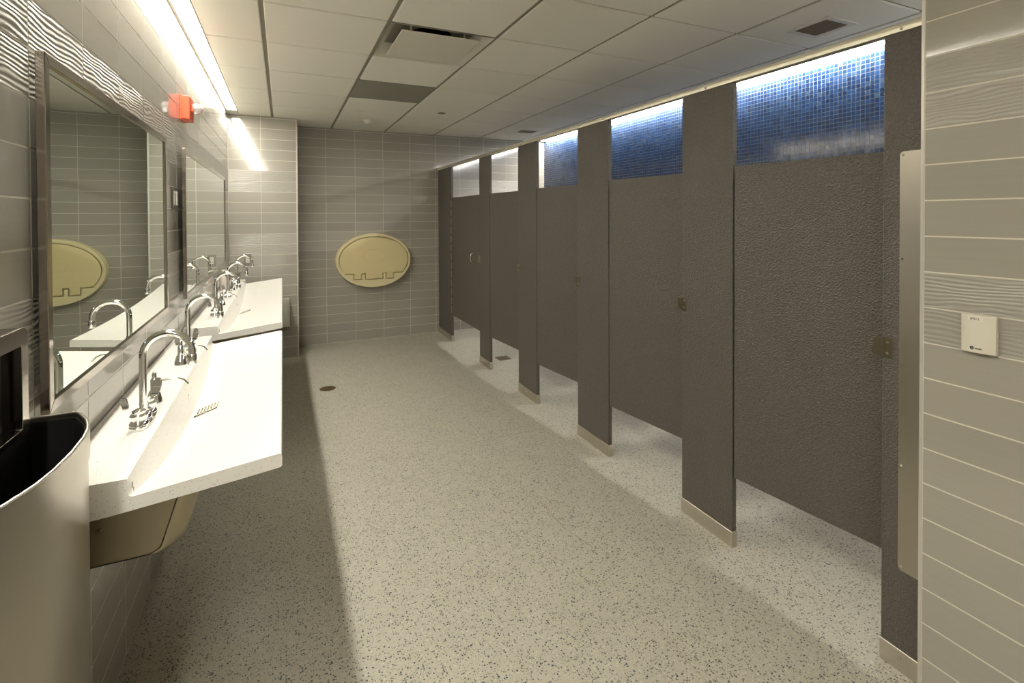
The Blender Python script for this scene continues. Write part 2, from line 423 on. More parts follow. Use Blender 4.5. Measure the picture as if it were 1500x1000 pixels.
# ---- suspended ceiling
xs = [-0.388] + [GX0 + T*i for i in range(0, 6)] + [3.20]
ys = [YREAR] + [GY0 + T*j for j in range(-11, 6)] + [YB]
_cc = {}
def ctile(wx, wy):
    key = (round(wx, 3), round(wy, 3))
    if key not in _cc:
        m = MB(); a, b, c = wx/2, wy/2, 0.004
        vs = [(-a, -b, c), (a, -b, c), (a, b, c), (-a, b, c), (-a+c, -b+c, 0), (a-c, -b+c, 0), (a-c, b-c, 0), (-a+c, b-c, 0), (-a, -b, .016), (a, -b, .016), (a, b, .016), (-a, b, .016)]
        m.add(vs, [(4,5,6,7), (0,1,5,4), (1,2,6,5), (2,3,7,6), (3,0,4,7), (8,9,1,0), (9,10,2,1), (10,11,3,2), (11,8,0,3), (8,11,10,9)])
        me = m.mesh('ceiling_tile', 0); me.materials.append(M_CEIL); _cc[key] = me
    return _cc[key]
MG, CG = 0.022, 0.014
skip = {}
for i in range(len(xs)-1):
    for j in range(len(ys)-1):
        x0, x1, y0, y1 = xs[i], xs[i+1], ys[j], ys[j+1]
        if y1 - y0 < 0.06: continue
        if i == 0 and y0 > YP - 0.02: continue
        yb1 = min(y1, YP) if (i == 0) else y1
        a0 = x0 + (MG/2 if i else 0.0); a1 = x1 - MG/2
        cellid = (i-1, round((y0 - GY0)/T))
        if cellid in ((1, 0), (1, 2)):      # diffuser, grey panel
            skip[cellid] = (x0, x1, y0, y1); continue
        link('ceiling_tile', ctile(a1-a0, yb1-y0-CG), None, ceiling, loc=((a0+a1)/2, (y0+yb1)/2, ZC))
tee_me = {}
for x in xs[1:-1]:
    obj('main_tee', MB().box(x-0.0135, x+0.0135, YREAR, YB, ZC+0.008, ZC+0.0105).box(x-0.001, x+0.001, YREAR, YB, ZC+0.0105, ZC+0.035), M_TEE, ceiling, smooth=0)
for y in ys[1:-1]:
    obj('cross_tee', MB().box(xs[0], xs[-1], y-0.012, y+0.012, ZC+0.0082, ZC+0.0108).box(xs[0], xs[-1], y-0.001, y+0.001, ZC+0.0108, ZC+0.03) if y < YP else
        MB().box(xs[1], xs[-1], y-0.012, y+0.012, ZC+0.0082, ZC+0.0108), M_TEE, ceiling, smooth=0)
obj('edge_angle', MB().box(-0.392, -0.388, YREAR, YP, ZC-0.002, ZC+0.03), M_WHITE, ceiling, smooth=0)
obj('edge_angle', MB().box(3.20, 3.204, 0.87, YB, ZC-0.002, ZC+0.03), M_WHITE, ceiling, smooth=0)
obj('slot_end_cap', MB().box(XL+0.002, -0.393, 5.462, YP-0.002, ZC-0.0005, ZC+0.015), M_CEIL, ceiling, smooth=0)

# ---- recessed linear lights
def slot_light(name, label, x0, x1, y0, y1, lm):
    r = thing(name, label, 'light', ((x0+x1)/2, (y0+y1)/2, ZC+0.006))
    hw = (x1-x0)/2; hl = (y1-y0)/2
    obj('lens', MB().box(-hw+0.015, hw-0.003, -hl+0.003, hl-0.003, 0, 0.006), lm, r, smooth=0)
    obj('housing', MB().box(-hw, hw, -hl, hl, 0.012, 0.10).box(hw-0.0025, hw, -hl, hl, -0.003, 0.012)
        .box(-hw, hw, -hl, -hl+0.002, -0.003, 0.012).box(-hw, hw, hl-0.002, hl, -0.003, 0.012), M_WHITE, r, smooth=0)
    obj('wall_side_lip', MB().box(-hw, -hw+0.0145, -hl, hl, -0.004, 0.012), M_TEE, r, smooth=0)
    return r
slot_light('linear_ceiling_light', 'long lit ceiling slot along the mirror wall above the sinks', XL+0.001, -0.393, YREAR+0.01, 5.460, M_LENSL)
slot_light('linear_ceiling_light', 'cool white lit slot above the blue mosaic behind the stalls', 3.205, XM-0.001, 0.88, 6.10, M_LENSS)

# ================================================================== STALLS
def screw(mb, p, axis='x', r=0.005, h=0.003, sgn=-1):
    q = list(p); i = 'xyz'.index(axis); q[i] += sgn*h
    mb.cyl(p, q, r, r*0.7, 10)
PIL = [(0.872, 0.990, 'narrow brown pilaster beside the right tiled wall, with steel edge plate'),
       (1.596, 1.902, 'wide brown pilaster between the nearest door and the second door'),
       (2.519, 2.868, 'brown pilaster third from the camera, between the second and third doors'),
       (3.467, 3.797, 'brown pilaster between the third and fourth stall doors'),
       (4.437, 4.709, 'brown pilaster just nearer than the farthest stall door'),
       (5.628, 6.160, 'dark brown pilaster meeting the back tiled wall')]
PT = 0.026
for i, (y0, y1, lab) in enumerate(PIL):
    yc = (y0+y1)/2; hw = (y1-y0)/2
    r = thing('stall_pilaster', lab, 'pilaster', (XS, yc, 0), 0, 'pilasters along the stall front')
    obj('panel', MB().box(0, PT, -hw, hw, 0.004, 2.053), M_PANEL, r, smooth=0, bevel=0.0015, seg=1)
    sh = obj('shoe', MB().box(-0.0035, PT+0.0035, -hw-0.003, hw+(0.003 if i < 5 else 0), 0.0, 0.070), M_STEELH, r, smooth=0, bevel=0.001, seg=1)
    m = MB(); screw(m, (-0.0035, 0, 0.045)); obj('screw', m, M_CHROME, sh)
    if i < 5:      # strike keeper at the far edge of each pilaster (door latch side)
        m = MB().box(-0.0035, 0, hw-0.030, hw-0.002, 1.003, 1.069).box(-0.007, 0, hw-0.006, hw, 1.003, 1.069)
        if i < 4: m.box(-0.002, 0.004, hw, hw+0.004, 1.003, 1.069).box(0.001, 0.004, hw+0.004, hw+0.030, 1.006, 1.064)
        st = obj('strike_plate', m, M_LATCH, r, smooth=0, bevel=0.0008, seg=1)
        for zz in (1.018, 1.054):
            m = MB(); screw(m, (-0.0035, hw-0.016, zz), r=0.005); obj('screw', m, M_CHROME, st)
    if i == 0:     # stainless edge plate with rounded corners
        k0, k1, z0, z1, rr = -hw, -hw+0.068, 0.330, 1.672, 0.012
        poly = [(k0, z0), (k1-rr, z0)] + [(k1-rr+rr*math.sin(t), z0+rr-rr*math.cos(t)) for t in (0.4, 0.8, 1.2)] + [(k1, z0+rr), (k1, z1-rr)] + \
               [(k1-rr+rr*math.cos(t), z1-rr+rr*math.sin(t)) for t in (0.4, 0.8, 1.2)] + [(k1-rr, z1), (k0, z1)]
        pl = obj('edge_plate', MB().prism(poly, -0.003, 0.0, 'x'), M_STEEL, r, smooth=0)
        tag(pl, 'tall brushed steel edge plate with screws')
        for zz in (0.345, 0.67, 1.0, 1.33, 1.66):
            m = MB(); screw(m, (-0.003, k1-0.010, zz), r=0.0045); obj('screw', m, M_CHROME, pl)
DOORS = [(0.990, 1.590, 8.2, 'nearest brown stall door, widest in view, slightly ajar'),
         (1.902, 2.513, 8.0, 'second brown stall door from the camera, slightly ajar'),
         (2.868, 3.461, 6.5, 'third brown stall door, below the opening with a white strip and mosaic'),
         (3.797, 4.431, 4.5, 'fourth brown stall door, in front of the square floor drain'),
         (4.709, 5.622, 0.0, 'farthest stall door with pull handle and long continuous hinge')]
for i, (y0, y1, ang, lab) in enumerate(DOORS):
    W = y1 - y0 - 0.006
    r = thing('stall_door', lab, 'door', (XS+0.001, y1-0.003, 0), math.radians(ang), 'doors along the stall front')
    obj('door_panel', MB().box(0, 0.025, -W, 0, 0.315, 1.687), M_PANEL, r, smooth=0, bevel=0.0015, seg=1)
    if i < 4:
        la = obj('latch_plate', MB().box(-0.003, 0, -W+0.002, -W+0.034, 1.008, 1.066).box(-0.012, -0.003, -W+0.004, -W+0.011, 1.008, 1.066), M_LATCH, r, smooth=0, bevel=0.0008, seg=1)
        m = MB()
        for zz in (0.42, 1.0, 1.58): m.box(0.025, 0.030, -0.07, -0.002, zz, zz+0.06).cyl((0.031, -0.001, zz), (0.031, -0.001, zz+0.06), 0.005)
        obj('hinge', m, M_STEEL, r)
    else:
        for q in range(13):
            zz = 0.34 + q*0.103
            obj('hinge_knuckle', MB().cyl((-0.005, 0.001, zz), (-0.005, 0.001, zz+0.082), 0.0042, n=10), M_STEEL, r)
        obj('pull_handle', MB().tube([(0, -0.75, 1.00), (-0.028, -0.75, 1.004), (-0.038, -0.75, 1.02), (-0.038, -0.75, 1.065), (-0.028, -0.75, 1.081), (0, -0.75, 1.085)], 0.007, 10), M_CHROME, r)
        obj('latch_plate', MB().box(-0.004, 0, -W, -W+0.03, 1.01, 1.075), M_LATCH, r, smooth=0)
r = thing('headrail', 'pale aluminium headrail running along the tops of all pilasters', 'rail', (XS, 3.5, 2.053))
y0, y1 = 0.871-3.5, 6.160-3.5
prof = [(-0.006, 0.0), (-0.006, 0.011), (-0.0045, 0.0125), (-0.0045, 0.014), (-0.006, 0.0155), (-0.004, 0.024), (0.004, 0.030), (0.022, 0.030), (0.032, 0.022), (0.032, 0.0)]
obj('rail', MB().prism(prof, y0, y1, 'y'), M_ALU, r, smooth=20)
for yy in (0.937, 1.745, 2.567, 2.83, 3.55, 3.72, 4.50, 4.65, 5.70, 6.05):
    m = MB(); screw(m, (-0.006, yy-3.5, 0.008), r=0.0055); obj('screw', m, M_CHROME, r)
for (yy, lab) in ((1.749, 'brown partition panel between the nearest and second stalls'), (2.694, 'brown partition panel between the second and third stalls'),
                  (3.632, 'brown partition panel between the third and fourth stalls'), (4.573, 'brown partition panel between the fourth and farthest stalls')):
    r = thing('stall_divider', lab, 'partition', (XS+PT+0.004, yy, 0), 0, 'partitions between stalls')
    L = XM - XS - PT - 0.012
    obj('panel', MB().box(0, L, -0.0125, 0.0125, 0.315, 1.687), M_PANEL, r, smooth=0)
    obj('wall_bracket', MB().box(L-0.03, L, -0.018, -0.0125, 0.315, 1.687).box(L-0.03, L, 0.0125, 0.018, 0.315, 1.687), M_ALU, r, smooth=0)

# ================================================================== SINKS
def sink(label, y0, y1, zmid):
    L = y1 - y0; yc = (y0+y1)/2; hl = L/2
    r = thing('trough_sink', label, 'sink', (XL+0.003, yc, 0.795), 0, 'white trough sinks along the mirror wall')
    ox = XL + 0.003; oz = 0.795
    N = 41; secs = []
    for i in range(N):
        t = -1 + 2*i/(N-1); q = 1 - abs(t)**2.2
        zr = 0.836 - (0.836 - zmid)*q; zf = 0.873 - 0.030*(1 - t*t)
        p = [(-0.487, 0.878), (-0.350, 0.878), (-0.3300, 0.8780), (-0.3280, 0.8772), (-0.3270, 0.8755)]
        xb = -0.3262 + 0.015*q
        p += [(xb-0.0004, zr+0.010), (xb+0.0025, zr+0.0025), (xb+0.010, zr)]
        for s_ in (0.15, 0.35, 0.55, 0.75, 0.92): p.append((xb+0.010 + s_*(-0.016-xb-0.010), zr + s_*(zf-zr)))
        p += [(-0.014, zf), (-0.0085, zf-0.002), (-0.0065, zf-0.008)]
        bf = zf - 0.035
        br = min(0.806, zr - 0.030)
        p += [(-0.0065, bf+0.004), (-0.010, bf), (-0.10, min(0.827, zr + 0.78*(zf-zr) - 0.032)), (-0.30, br), (-0.36, min(0.800, br+0.01)), (-0.487, 0.792)]
        secs.append([(x-ox, -hl + L*i/(N-1), z-oz) for x, z in p])
    m = MB(); n = len(secs[0]); m.v = [v for s_ in secs for v in s_]
    for i in range(N-1):
        for k in range(n): m.f.append((i*n+k, i*n+(k+1) % n, (i+1)*n+(k+1) % n, (i+1)*n+k))
    m.f += [tuple(range(n)), tuple((N-1)*n+k for k in reversed(range(n)))]
    obj('basin', m, M_QUARTZ, r, smooth=20)
    # stainless trap enclosure hung under the slab, rounded where the front turns into the ends
    a = hl - 0.065; RC = 0.045; ap = MB(); fr = []
    st = [-a + RC*(1-math.cos(q*math.pi/2/6)) for q in range(7)]
    st = st + [(-a+RC) + (2*a-2*RC)*q/14 for q in range(1, 14)] + [-v for v in reversed(st)]
    for yy in st:
        t = yy/a; q = 1 - abs(t)**1.6; zt = 0.812 - 0.075*q; d = min(a-abs(yy), RC); dx = RC - math.sqrt(max(RC*RC-(RC-d)**2, 0))
        pr = [(-0.187 - 0.024*q - dx, zt), (-0.224 - dx, 0.690), (-0.232 - dx, 0.668), (-0.252 - dx, 0.657), (-0.484, 0.655), (-0.484, 0.6575), (-0.253 - dx, 0.6595), (-0.234 - dx, 0.670), (-0.226 - dx, 0.692), (-0.189 - 0.024*q - dx, zt)]
        fr.append([(x-ox, yy, z-oz) for x, z in pr])
    NN = len(st); n = len(fr[0]); ap.v = [v for s_ in fr for v in s_]
    for i in range(NN-1):
        for k in range(n): ap.f.append((i*n+k, i*n+(k+1) % n, (i+1)*n+(k+1) % n, (i+1)*n+k))
    ap.f += [tuple(range(n)), tuple((NN-1)*n+k for k in reversed(range(n)))]
    en = obj('trap_cover', ap, M_STEELD, r, smooth=50)
    endp = [(-0.187-RC, 0.806), (-0.224-RC, 0.690), (-0.232-RC, 0.668), (-0.252-RC, 0.657), (-0.484, 0.655), (-0.484, 0.788), (-0.37, 0.797), (-0.30, 0.803)]
    for sg in (-1, 1):
        obj('end_plate', MB().prism([(x-ox, z-oz) for x, z in endp], sg*a, sg*(a-0.003), 'y'), M_STEELD, en, smooth=0)
    obj('end_bolt', MB().cyl((-0.396-ox, -a, 0.74-oz), (-0.396-ox, -a-0.008, 0.74-oz), 0.006, n=6), M_LATCH, en, smooth=0)
    # slotted grate in the middle of the trough
    gx = -0.262; zg = zmid + (0.843 - zmid)*((gx+0.306)/0.30) + 0.002; tilt = (0.843-zmid)/0.30
    gm = MB()
    def gbar(x0, x1, ya, yb):
        gm.add([(xx-ox, yy, zg + (xx-gx)*tilt + dz - oz) for dz in (-0.002, 0.0025) for (xx, yy) in ((x0, ya), (x1, ya), (x1, yb), (x0, yb))],
               [(0,3,2,1), (4,5,6,7), (0,1,5,4), (1,2,6,5), (2,3,7,6), (3,0,4,7)])
    x0, x1, h = gx-0.036, gx+0.036, 0.036
    gbar(x0, x0+0.008, -h, h); gbar(x1-0.008, x1, -h, h); gbar(x0, x1, -h, -h+0.008); gbar(x0, x1, h-0.008, h)
    for q in range(1, 6): gbar(x0+0.005+q*0.0105-0.0028, x0+0.005+q*0.0105+0.0028, -h, h)
    gbar(x0, x1, -0.003, 0.003)
    obj('drain_grate', gm, M_WHITE, r, smooth=0)  # chrome grate; the white it reflects is put into its colour
    db = MB(); db.add([(xx-ox, yy, zg + (xx-gx)*tilt - 0.0015 - oz) for (xx, yy) in ((x0, -h), (x1, -h), (x1, h), (x0, h))], [(0,1,2,3)])
    obj('strainer_plate', db, M_PLATE, r, smooth=0)
    # overflow rings on the riser
    for yy in (-hl+0.022, 0.0):
        zz = 0.848 if yy else 0.815; xx = -0.3245 + (0.0035 if yy else 0.006)
        pts = [(xx-ox, yy+0.006*math.cos(t), zz-oz+0.011*math.sin(t)) for t in [2*math.pi*k/16 for k in range(16)]]
        obj('overflow_ring', MB().tube(pts, 0.0016, 6, True), M_CHROME, r)
    return r
sink('near white quartz trough sink beside the steel waste bin, two faucets', 1.390, 2.900, 0.746)
sink('far white quartz trough sink against the tiled pier, three faucets', 3.130, 5.400, 0.744)

# ---- faucets
DX = -0.374; DZ = 0.8785
def faucet(label, y, loc_only=None):
    r = thing('gooseneck_faucet', label, 'faucet', (DX, y, DZ), 0, 'chrome faucets on the sinks')
    pl = []
    for t in range(24):
        a = 2*math.pi*t/24; pl.append((0.027*math.copysign(abs(math.cos(a))**0.7, math.cos(a)), 0.083*math.copysign(abs(math.sin(a))**0.75, math.sin(a))))
    obj('base_plate', MB().prism(pl, 0.0, 0.009, 'z'), M_CHROME, r, bevel=0.002)
    pts = [(0, 0, 0.008), (0, 0, 0.10), (0, 0, 0.19)]
    R = 0.061
    for k in range(1, 17):
        a = math.pi - math.pi*k/16; pts.append((R + R*math.cos(a), 0, 0.19 + R*math.sin(a)))
    pts.append((2*R, 0, 0.175))
    sp = obj('spout', MB().tube(pts, 0.0098, 16), M_CHROME, r)
    obj('spout_collar', MB().lathe([(0.021, 0.008), (0.021, 0.016), (0.016, 0.026), (0.0125, 0.030)]), M_CHROME, sp)
    obj('aerator', MB().lathe([(0.0105, 0.182), (0.0125, 0.178), (0.0125, 0.153), (0.0105, 0.150)], (2*R, 0, 0)), M_CHROME, sp)
    for sg, d in ((-1, Vector((-0.6, -0.8, 0)).normalized()), (1, Vector((0.45, 0.9, 0)).normalized())):
        hy = sg*0.051
        hb = obj('handle', MB().lathe([(0.024, 0.008), (0.024, 0.014), (0.018, 0.022), (0.022, 0.028), (0.022, 0.036), (0.016, 0.042), (0.017, 0.048), (0.008, 0.053)], (0, hy, 0)), M_CHROME, r)
        b = Vector((0, hy, 0.044)); pp = []
        for s_, zz in ((0.004, 0.0), (0.015, 0.001), (0.027, 0.006), (0.036, 0.018), (0.041, 0.036), (0.043, 0.054)):
            pp.append(b + d*s_ + Vector((0, 0, zz)))
        bl = MB(); side = d.cross(Vector((0, 0, 1))).normalized(); ws = [0.006, 0.008, 0.010, 0.0125, 0.013, 0.008]
        vs = []
        for p, w_ in zip(pp, ws):
            nrm = (d*0.7 + Vector((0, 0, 0.7))).normalized()*0.0025 if p is not pp[-1] else d*0.002
            vs += [p - side*w_ - nrm, p + side*w_ - nrm, p + side*w_ + nrm, p - side*w_ + nrm]
        n = len(pp); fs = [(0,1,2,3), (4*n-1, 4*n-2, 4*n-3, 4*n-4)]
        for i in range(n-1):
            for kk in range(4): fs.append((i*4+kk, i*4+(kk+1) % 4, (i+1)*4+(kk+1) % 4, (i+1)*4+kk))
        bl.add(vs, fs); obj('blade', bl, M_CHROME, hb, bevel=0.0012)
    return r
f0 = faucet('chrome gooseneck faucet on the near sink, nearest the waste bin', 1.767)
for y, lab in ((2.523, 'chrome gooseneck faucet at the far end of the near sink'), (3.508, 'first chrome gooseneck faucet of the far sink'),
               (4.265, 'middle chrome gooseneck faucet of the far sink'), (5.022, 'farthest chrome gooseneck faucet, in front of the pier outlet')):
    dup(f0, (DX, y, DZ), 0, lab)
def dispenser(label, y):
    r = thing('soap_dispenser', label, 'soap dispenser', (-0.379, y, DZ), 0, 'bell shaped soap dispensers on the sinks')
    obj('bell_base', MB().lathe([(0.0245, 0), (0.0245, 0.003), (0.0145, 0.036), (0.0115, 0.040), (0.0105, 0.042)]), M_CHROME, r)
    obj('neck', MB().lathe([(0.0105, 0.042), (0.0105, 0.074), (0.0085, 0.077)]), M_CHROME, r)
    obj('cap', MB().lathe([(0.0065, 0.077), (0.0065, 0.092), (0.004, 0.097)]), M_CHROME, r)
    obj('nozzle', MB().tube([(0.004, 0, 0.066), (0.04, 0, 0.068), (0.066, 0, 0.067), (0.080, 0, 0.061), (0.092, 0, 0.046)], [0.0050, 0.0046, 0.0044, 0.0042, 0.0040], 10), M_CHROME, r)
    return r
d0 = dispenser('chrome bell soap dispenser just beyond the nearest faucet', 1.930)
for y, lab in ((2.385, 'chrome bell soap dispenser before the second faucet of the near sink'), (3.872, 'chrome bell soap dispenser between first and middle faucets of the far sink'),
               (4.643, 'chrome bell soap dispenser between middle and farthest faucets of the far sink')):
    dup(d0, (-0.379, y, DZ), 0, lab)
r = thing('pump_bottle', 'small pinkish soap pump bottle below the far mirror', 'bottle', (-0.445, 4.66, DZ))
obj('bottle', MB().lathe([(0.022, 0), (0.025, 0.005), (0.025, 0.095), (0.020, 0.112), (0.010, 0.118)]), M_SOAP, r)
pu = obj('pump', MB().lathe([(0.013, 0.118), (0.013, 0.132), (0.005, 0.134), (0.005, 0.156), (0.012, 0.158), (0.012, 0.165)]), M_WHITE, r)
obj('pump_nozzle', MB().tube([(0.0, 0, 0.161), (0.03, -0.02, 0.161), (0.042, -0.027, 0.155)], 0.0045, 8), M_WHITE, pu)

# ================================================================== MIRRORS
def mirror(label, y0, y1, z0, z1, th, xg):
    L = y1 - y0
    r = thing('framed_mirror', label, 'mirror', (xg, y0, z0), th, 'framed mirrors above the sinks')
    fw = 0.024; Hh = z1 - z0; p = 0.006
    # glass face at local x=0; +x into the room
    obj('glass', MB().box(-0.004, 0, fw*0.6, L-fw*0.6, fw*0.6, Hh-fw*0.6), M_MIRROR, r, smooth=0)
    def bar(name, poly):
        obj(name, MB().prism(poly, -0.011, p, 'x'), M_FRAME, r, smooth=0, bevel=0.0015, seg=1)
    bar('frame_bar', [(0, 0), (fw, fw), (fw, Hh-fw), (0, Hh)])
    bar('frame_bar', [(L, 0), (L, Hh), (L-fw, Hh-fw), (L-fw, fw)])
    bar('frame_bar', [(0, Hh), (fw, Hh-fw), (L-fw, Hh-fw), (L, Hh)])
    bar('frame_bar', [(0, 0), (L, 0), (L-fw, fw), (fw, fw)])
    hm = MB()
    return r
mirror('near framed wall mirror reflecting the oval changing table', 1.392, 2.690, 1.047, 1.828, 0.0085, -0.466)
mirror('far framed wall mirror ending at the tiled pier', 3.055, 5.235, 1.047, 1.828, 0.0078, -0.4605)

# ================================================================== WASTE UNIT
YW = 1.140
r = thing('waste_receptacle', 'stainless steel wall waste bin with black liner, at lower left', 'waste bin', (XL+0.001, YW, 0.28))
ox, oz = XL+0.001, 0.28
def W(p): return (p[0]-ox, p[1]-YW)
half = [(-0.488, 0.231), (-0.412, 0.231), (-0.403, 0.225), (-0.375, 0.172), (-0.364, 0.140), (-0.356, 0.112), (-0.350, 0.070), (-0.347, 0.0)]
outer = [(x-ox, dy) for x, dy in half] + [(x-ox, -dy) for x, dy in half[-2::-1]]
def inset(poly, d):
    out = []; n = len(poly)
    for i in range(n):
        a = Vector(poly[i-1]); b = Vector(poly[i]); c = Vector(poly[(i+1) % n])
        n1 = Vector((b.y-a.y, a.x-b.x)).normalized(); n2 = Vector((c.y-b.y, b.x-c.x)).normalized()
        nn = (n1+n2); nn = nn/max(nn.length_squared/2, 0.3)
        out.append(tuple(b - nn*d*SG))
    return out
ar = sum(outer[i][0]*outer[(i+1) % len(outer)][1] - outer[(i+1) % len(outer)][0]*outer[i][1] for i in range(len(outer)))
SG = 1 if ar > 0 else -1
inner = inset(outer, 0.003)
obj('bin_body', MB().hole_prism(outer, inner, 0.0, 0.77, 'z').prism(inner, 0.0, 0.01, 'z'), M_STEELB, r, smooth=35)
band_o = inset(outer, -0.003)
obj('rim_band', MB().hole_prism(band_o, inset(outer, 0.0002), 0.715, 0.7705, 'z'), M_STEELB, r, smooth=35)
rim = inset(outer, 0.0015)
obj('rolled_rim', MB().tube([(p[0], p[1], 0.7705) for p in rim], 0.0025, 8, True), M_STEELB, r)
lin_o = inset(outer, 0.004); lin_i = inset(outer, 0.0055)
obj('bin_liner', MB().hole_prism(lin_o, lin_i, 0.30, 0.762, 'z').prism(lin_i, 0.30, 0.31, 'z'), M_LINER, r, smooth=35)
# framed opening above the bin
r = thing('wall_cabinet', 'steel framed dark wall recess above the waste bin at left edge', 'cabinet', (XL+0.001, YW, 1.055))
w0, w1, h1, rr = -0.175, 0.140, 0.206, 0.02
def rrect(y0, y1, z0, z1, rad):
    pts = [(y0, z0), (y1, z0)]
    for a in range(0, 7): t = a/6*math.pi/2; pts.append((y1-rad+rad*math.cos(t), z1-rad+rad*math.sin(t)))
    for a in range(0, 7): t = math.pi/2 + a/6*math.pi/2; pts.append((y0+rad+rad*math.cos(t), z1-rad+rad*math.sin(t)))
    return pts
obj('frame', MB().hole_prism(rrect(w0, w1, 0.0, h1, rr), rrect(w0+0.026, w1-0.026, 0.012, h1-0.034, 0.004), 0.0, 0.034, 'x'), M_FRAME, r, smooth=35, bevel=0.002)
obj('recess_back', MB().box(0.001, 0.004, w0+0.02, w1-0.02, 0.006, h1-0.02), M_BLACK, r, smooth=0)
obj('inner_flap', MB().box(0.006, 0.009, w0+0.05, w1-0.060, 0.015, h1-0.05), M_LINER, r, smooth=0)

# ================================================================== CHANGING TABLE
r = thing('changing_table', 'oval pale yellow fold-down changing table on the back wall', 'changing table', (0.985, YB-0.001, 0.952))
def ell(a, b, n=72, cx=0, cz=0): return [(cx + a*math.cos(2*math.pi*k/n), cz + b*math.sin(2*math.pi*k/n)) for k in range(n)]
A, B = 0.436, 0.320
prof = [(1.0, 0.0), (1.0, -0.050), (0.990, -0.062)]
body = MB(); n = 72; vs = []
for s_, h in prof:
    for (x, z) in ell(A*s_, B*s_, n): vs.append((x, h, z))
fs = []
for i in range(len(prof)-1):
    for q in range(n): fs.append((i*n+q, i*n+(q+1) % n, (i+1)*n+(q+1) % n, (i+1)*n+q))
fs += [tuple(range(n)), tuple(range((len(prof)-1)*n, len(prof)*n))]
body.add(vs, fs); obj('wall_shell', body, M_YELLOW2, r, smooth=30)
zb = -0.148; zt = -0.213
def tray(g):
    a, b = 0.392 + g, 0.272 + g
    t0 = math.asin((zb - g)/b); pts = []
    for q in range(49):
        t = t0 + (math.pi - 2*t0)*q/48; pts.append((a*math.cos(t), b*math.sin(t) + 0.004))
    pts = pts[::1]
    tabs = [(-0.231, -0.154), (-0.099, 0.091), (0.139, 0.220)]
    for (x0, x1) in tabs:
        pts += [(x0-g, zb-g), (x0-g, zt-g), (x1+g, zt-g), (x1+g, zb-g)]
    return pts
obj('front_rim', MB().hole_prism(ell(A*0.985, B*0.985), tray(0.013), -0.0615, -0.092, 'y'), M_YELLOW2, r, smooth=30)
obj('fold_down_tray', MB().prism(tray(0.0), -0.0615, -0.094, 'y'), M_YELLOW, r, smooth=30)
obj('embossed_oval', MB().tube([(0.0 + 0.130*math.cos(t), -0.0938, 0.058 + 0.075*math.sin(t)) for t in [2*math.pi*q/48 for q in range(48)]], 0.003, 8, True), M_YELLOW, r)
obj('finger_grip', MB().prism([(-0.075, 0.277), (-0.03, 0.291), (0.03, 0.291), (0.075, 0.277), (0.03, 0.283), (-0.03, 0.283)], -0.092, -0.097, 'y'), M_YELLOW2, r, smooth=0)

# ================================================================== SMALL WALL THINGS
# thermostat
r = thing('thermostat', 'cream plastic wall sensor box on the right tiled wall', 'thermostat', (XR-0.0005, 0.7215, 1.140))
hw, hh = 0.0385, 0.0525; pl = [(0, -hw), (-0.014, -hw)] + [(-0.014 - 0.009*(1-((q-8)/8)**2), hw*(q-8)/8) for q in range(1, 16)] + [(-0.014, hw), (0, hw)]
obj('case', MB().prism(pl, -hh, hh, 'z'), M_PLASTIC, r, smooth=25, bevel=0.0015)
def facex(y): return -0.014 - 0.009*(1-(y/hw)**2)
def curved_patch(y0, y1, z0, z1, off, mat, name, par):
    m = MB(); N = 8; vs = []
    for q in range(N+1):
        y = y0 + (y1-y0)*q/N; xx = facex(y)
        vs += [(xx-off, y, z0), (xx-off, y, z1), (xx+0.0005, y, z0), (xx+0.0005, y, z1)]
    fs = []
    for q in range(N): a = q*4; b = a+4; fs += [(a, a+1, b+1, b), (a+1, a+3, b+3, b+1), (a, b, b+2, a+2)]
    m.add(vs, fs); return obj(name, m, mat, par, smooth=30)
lb = curved_patch(-0.014, 0.0215, 0.0355, 0.0475, 0.0006, M_LABEL, 'printed_label', r)
tag(lb, 'white label reading RTU 2')
def text(s_, size, loc, mat, par, name, sx=1.0):
    cu = bpy.data.curves.new(name, 'FONT'); cu.body = s_; cu.size = size; cu.align_x = 'LEFT'; cu.align_y = 'CENTER'; cu.extrude = 0.0003
    t = bpy.data.objects.new(name, cu); COL.objects.link(t); bpy.context.view_layer.update()
    me = bpy.data.meshes.new_from_object(t.evaluated_get(bpy.context.evaluated_depsgraph_get())); bpy.data.objects.remove(t)
    # text runs along -y (reader faces +x), up is z
    for v in me.vertices: v.co = Vector((-v.co.z, -v.co.x*sx, v.co.y))
    return link(name, me, mat, par, loc=loc)
text('RTU 2', 0.0085, (facex(0.006)-0.0010, 0.0138, 0.0415), M_INK, lb, 'label_lettering', 0.85)
curved = text('TRANE', 0.0062, (facex(0.0)-0.0004, 0.0045, -0.0405), M_INK, r, 'brand_lettering', 0.8)
lg = MB().tube([(facex(0.0115)-0.0003, 0.0105+0.0033*math.cos(t), -0.0398+0.0036*math.sin(t)) for t in [2*math.pi*q/20 for q in range(20)]], 0.0012, 6, True)
lg.tube([(facex(0.0115)-0.0003, 0.0125, -0.0385), (facex(0.011)-0.0003, 0.0100, -0.0400), (facex(0.0105)-0.0003, 0.0082, -0.0388)], 0.0009, 6)
obj('round_emblem', lg, M_INK, r)

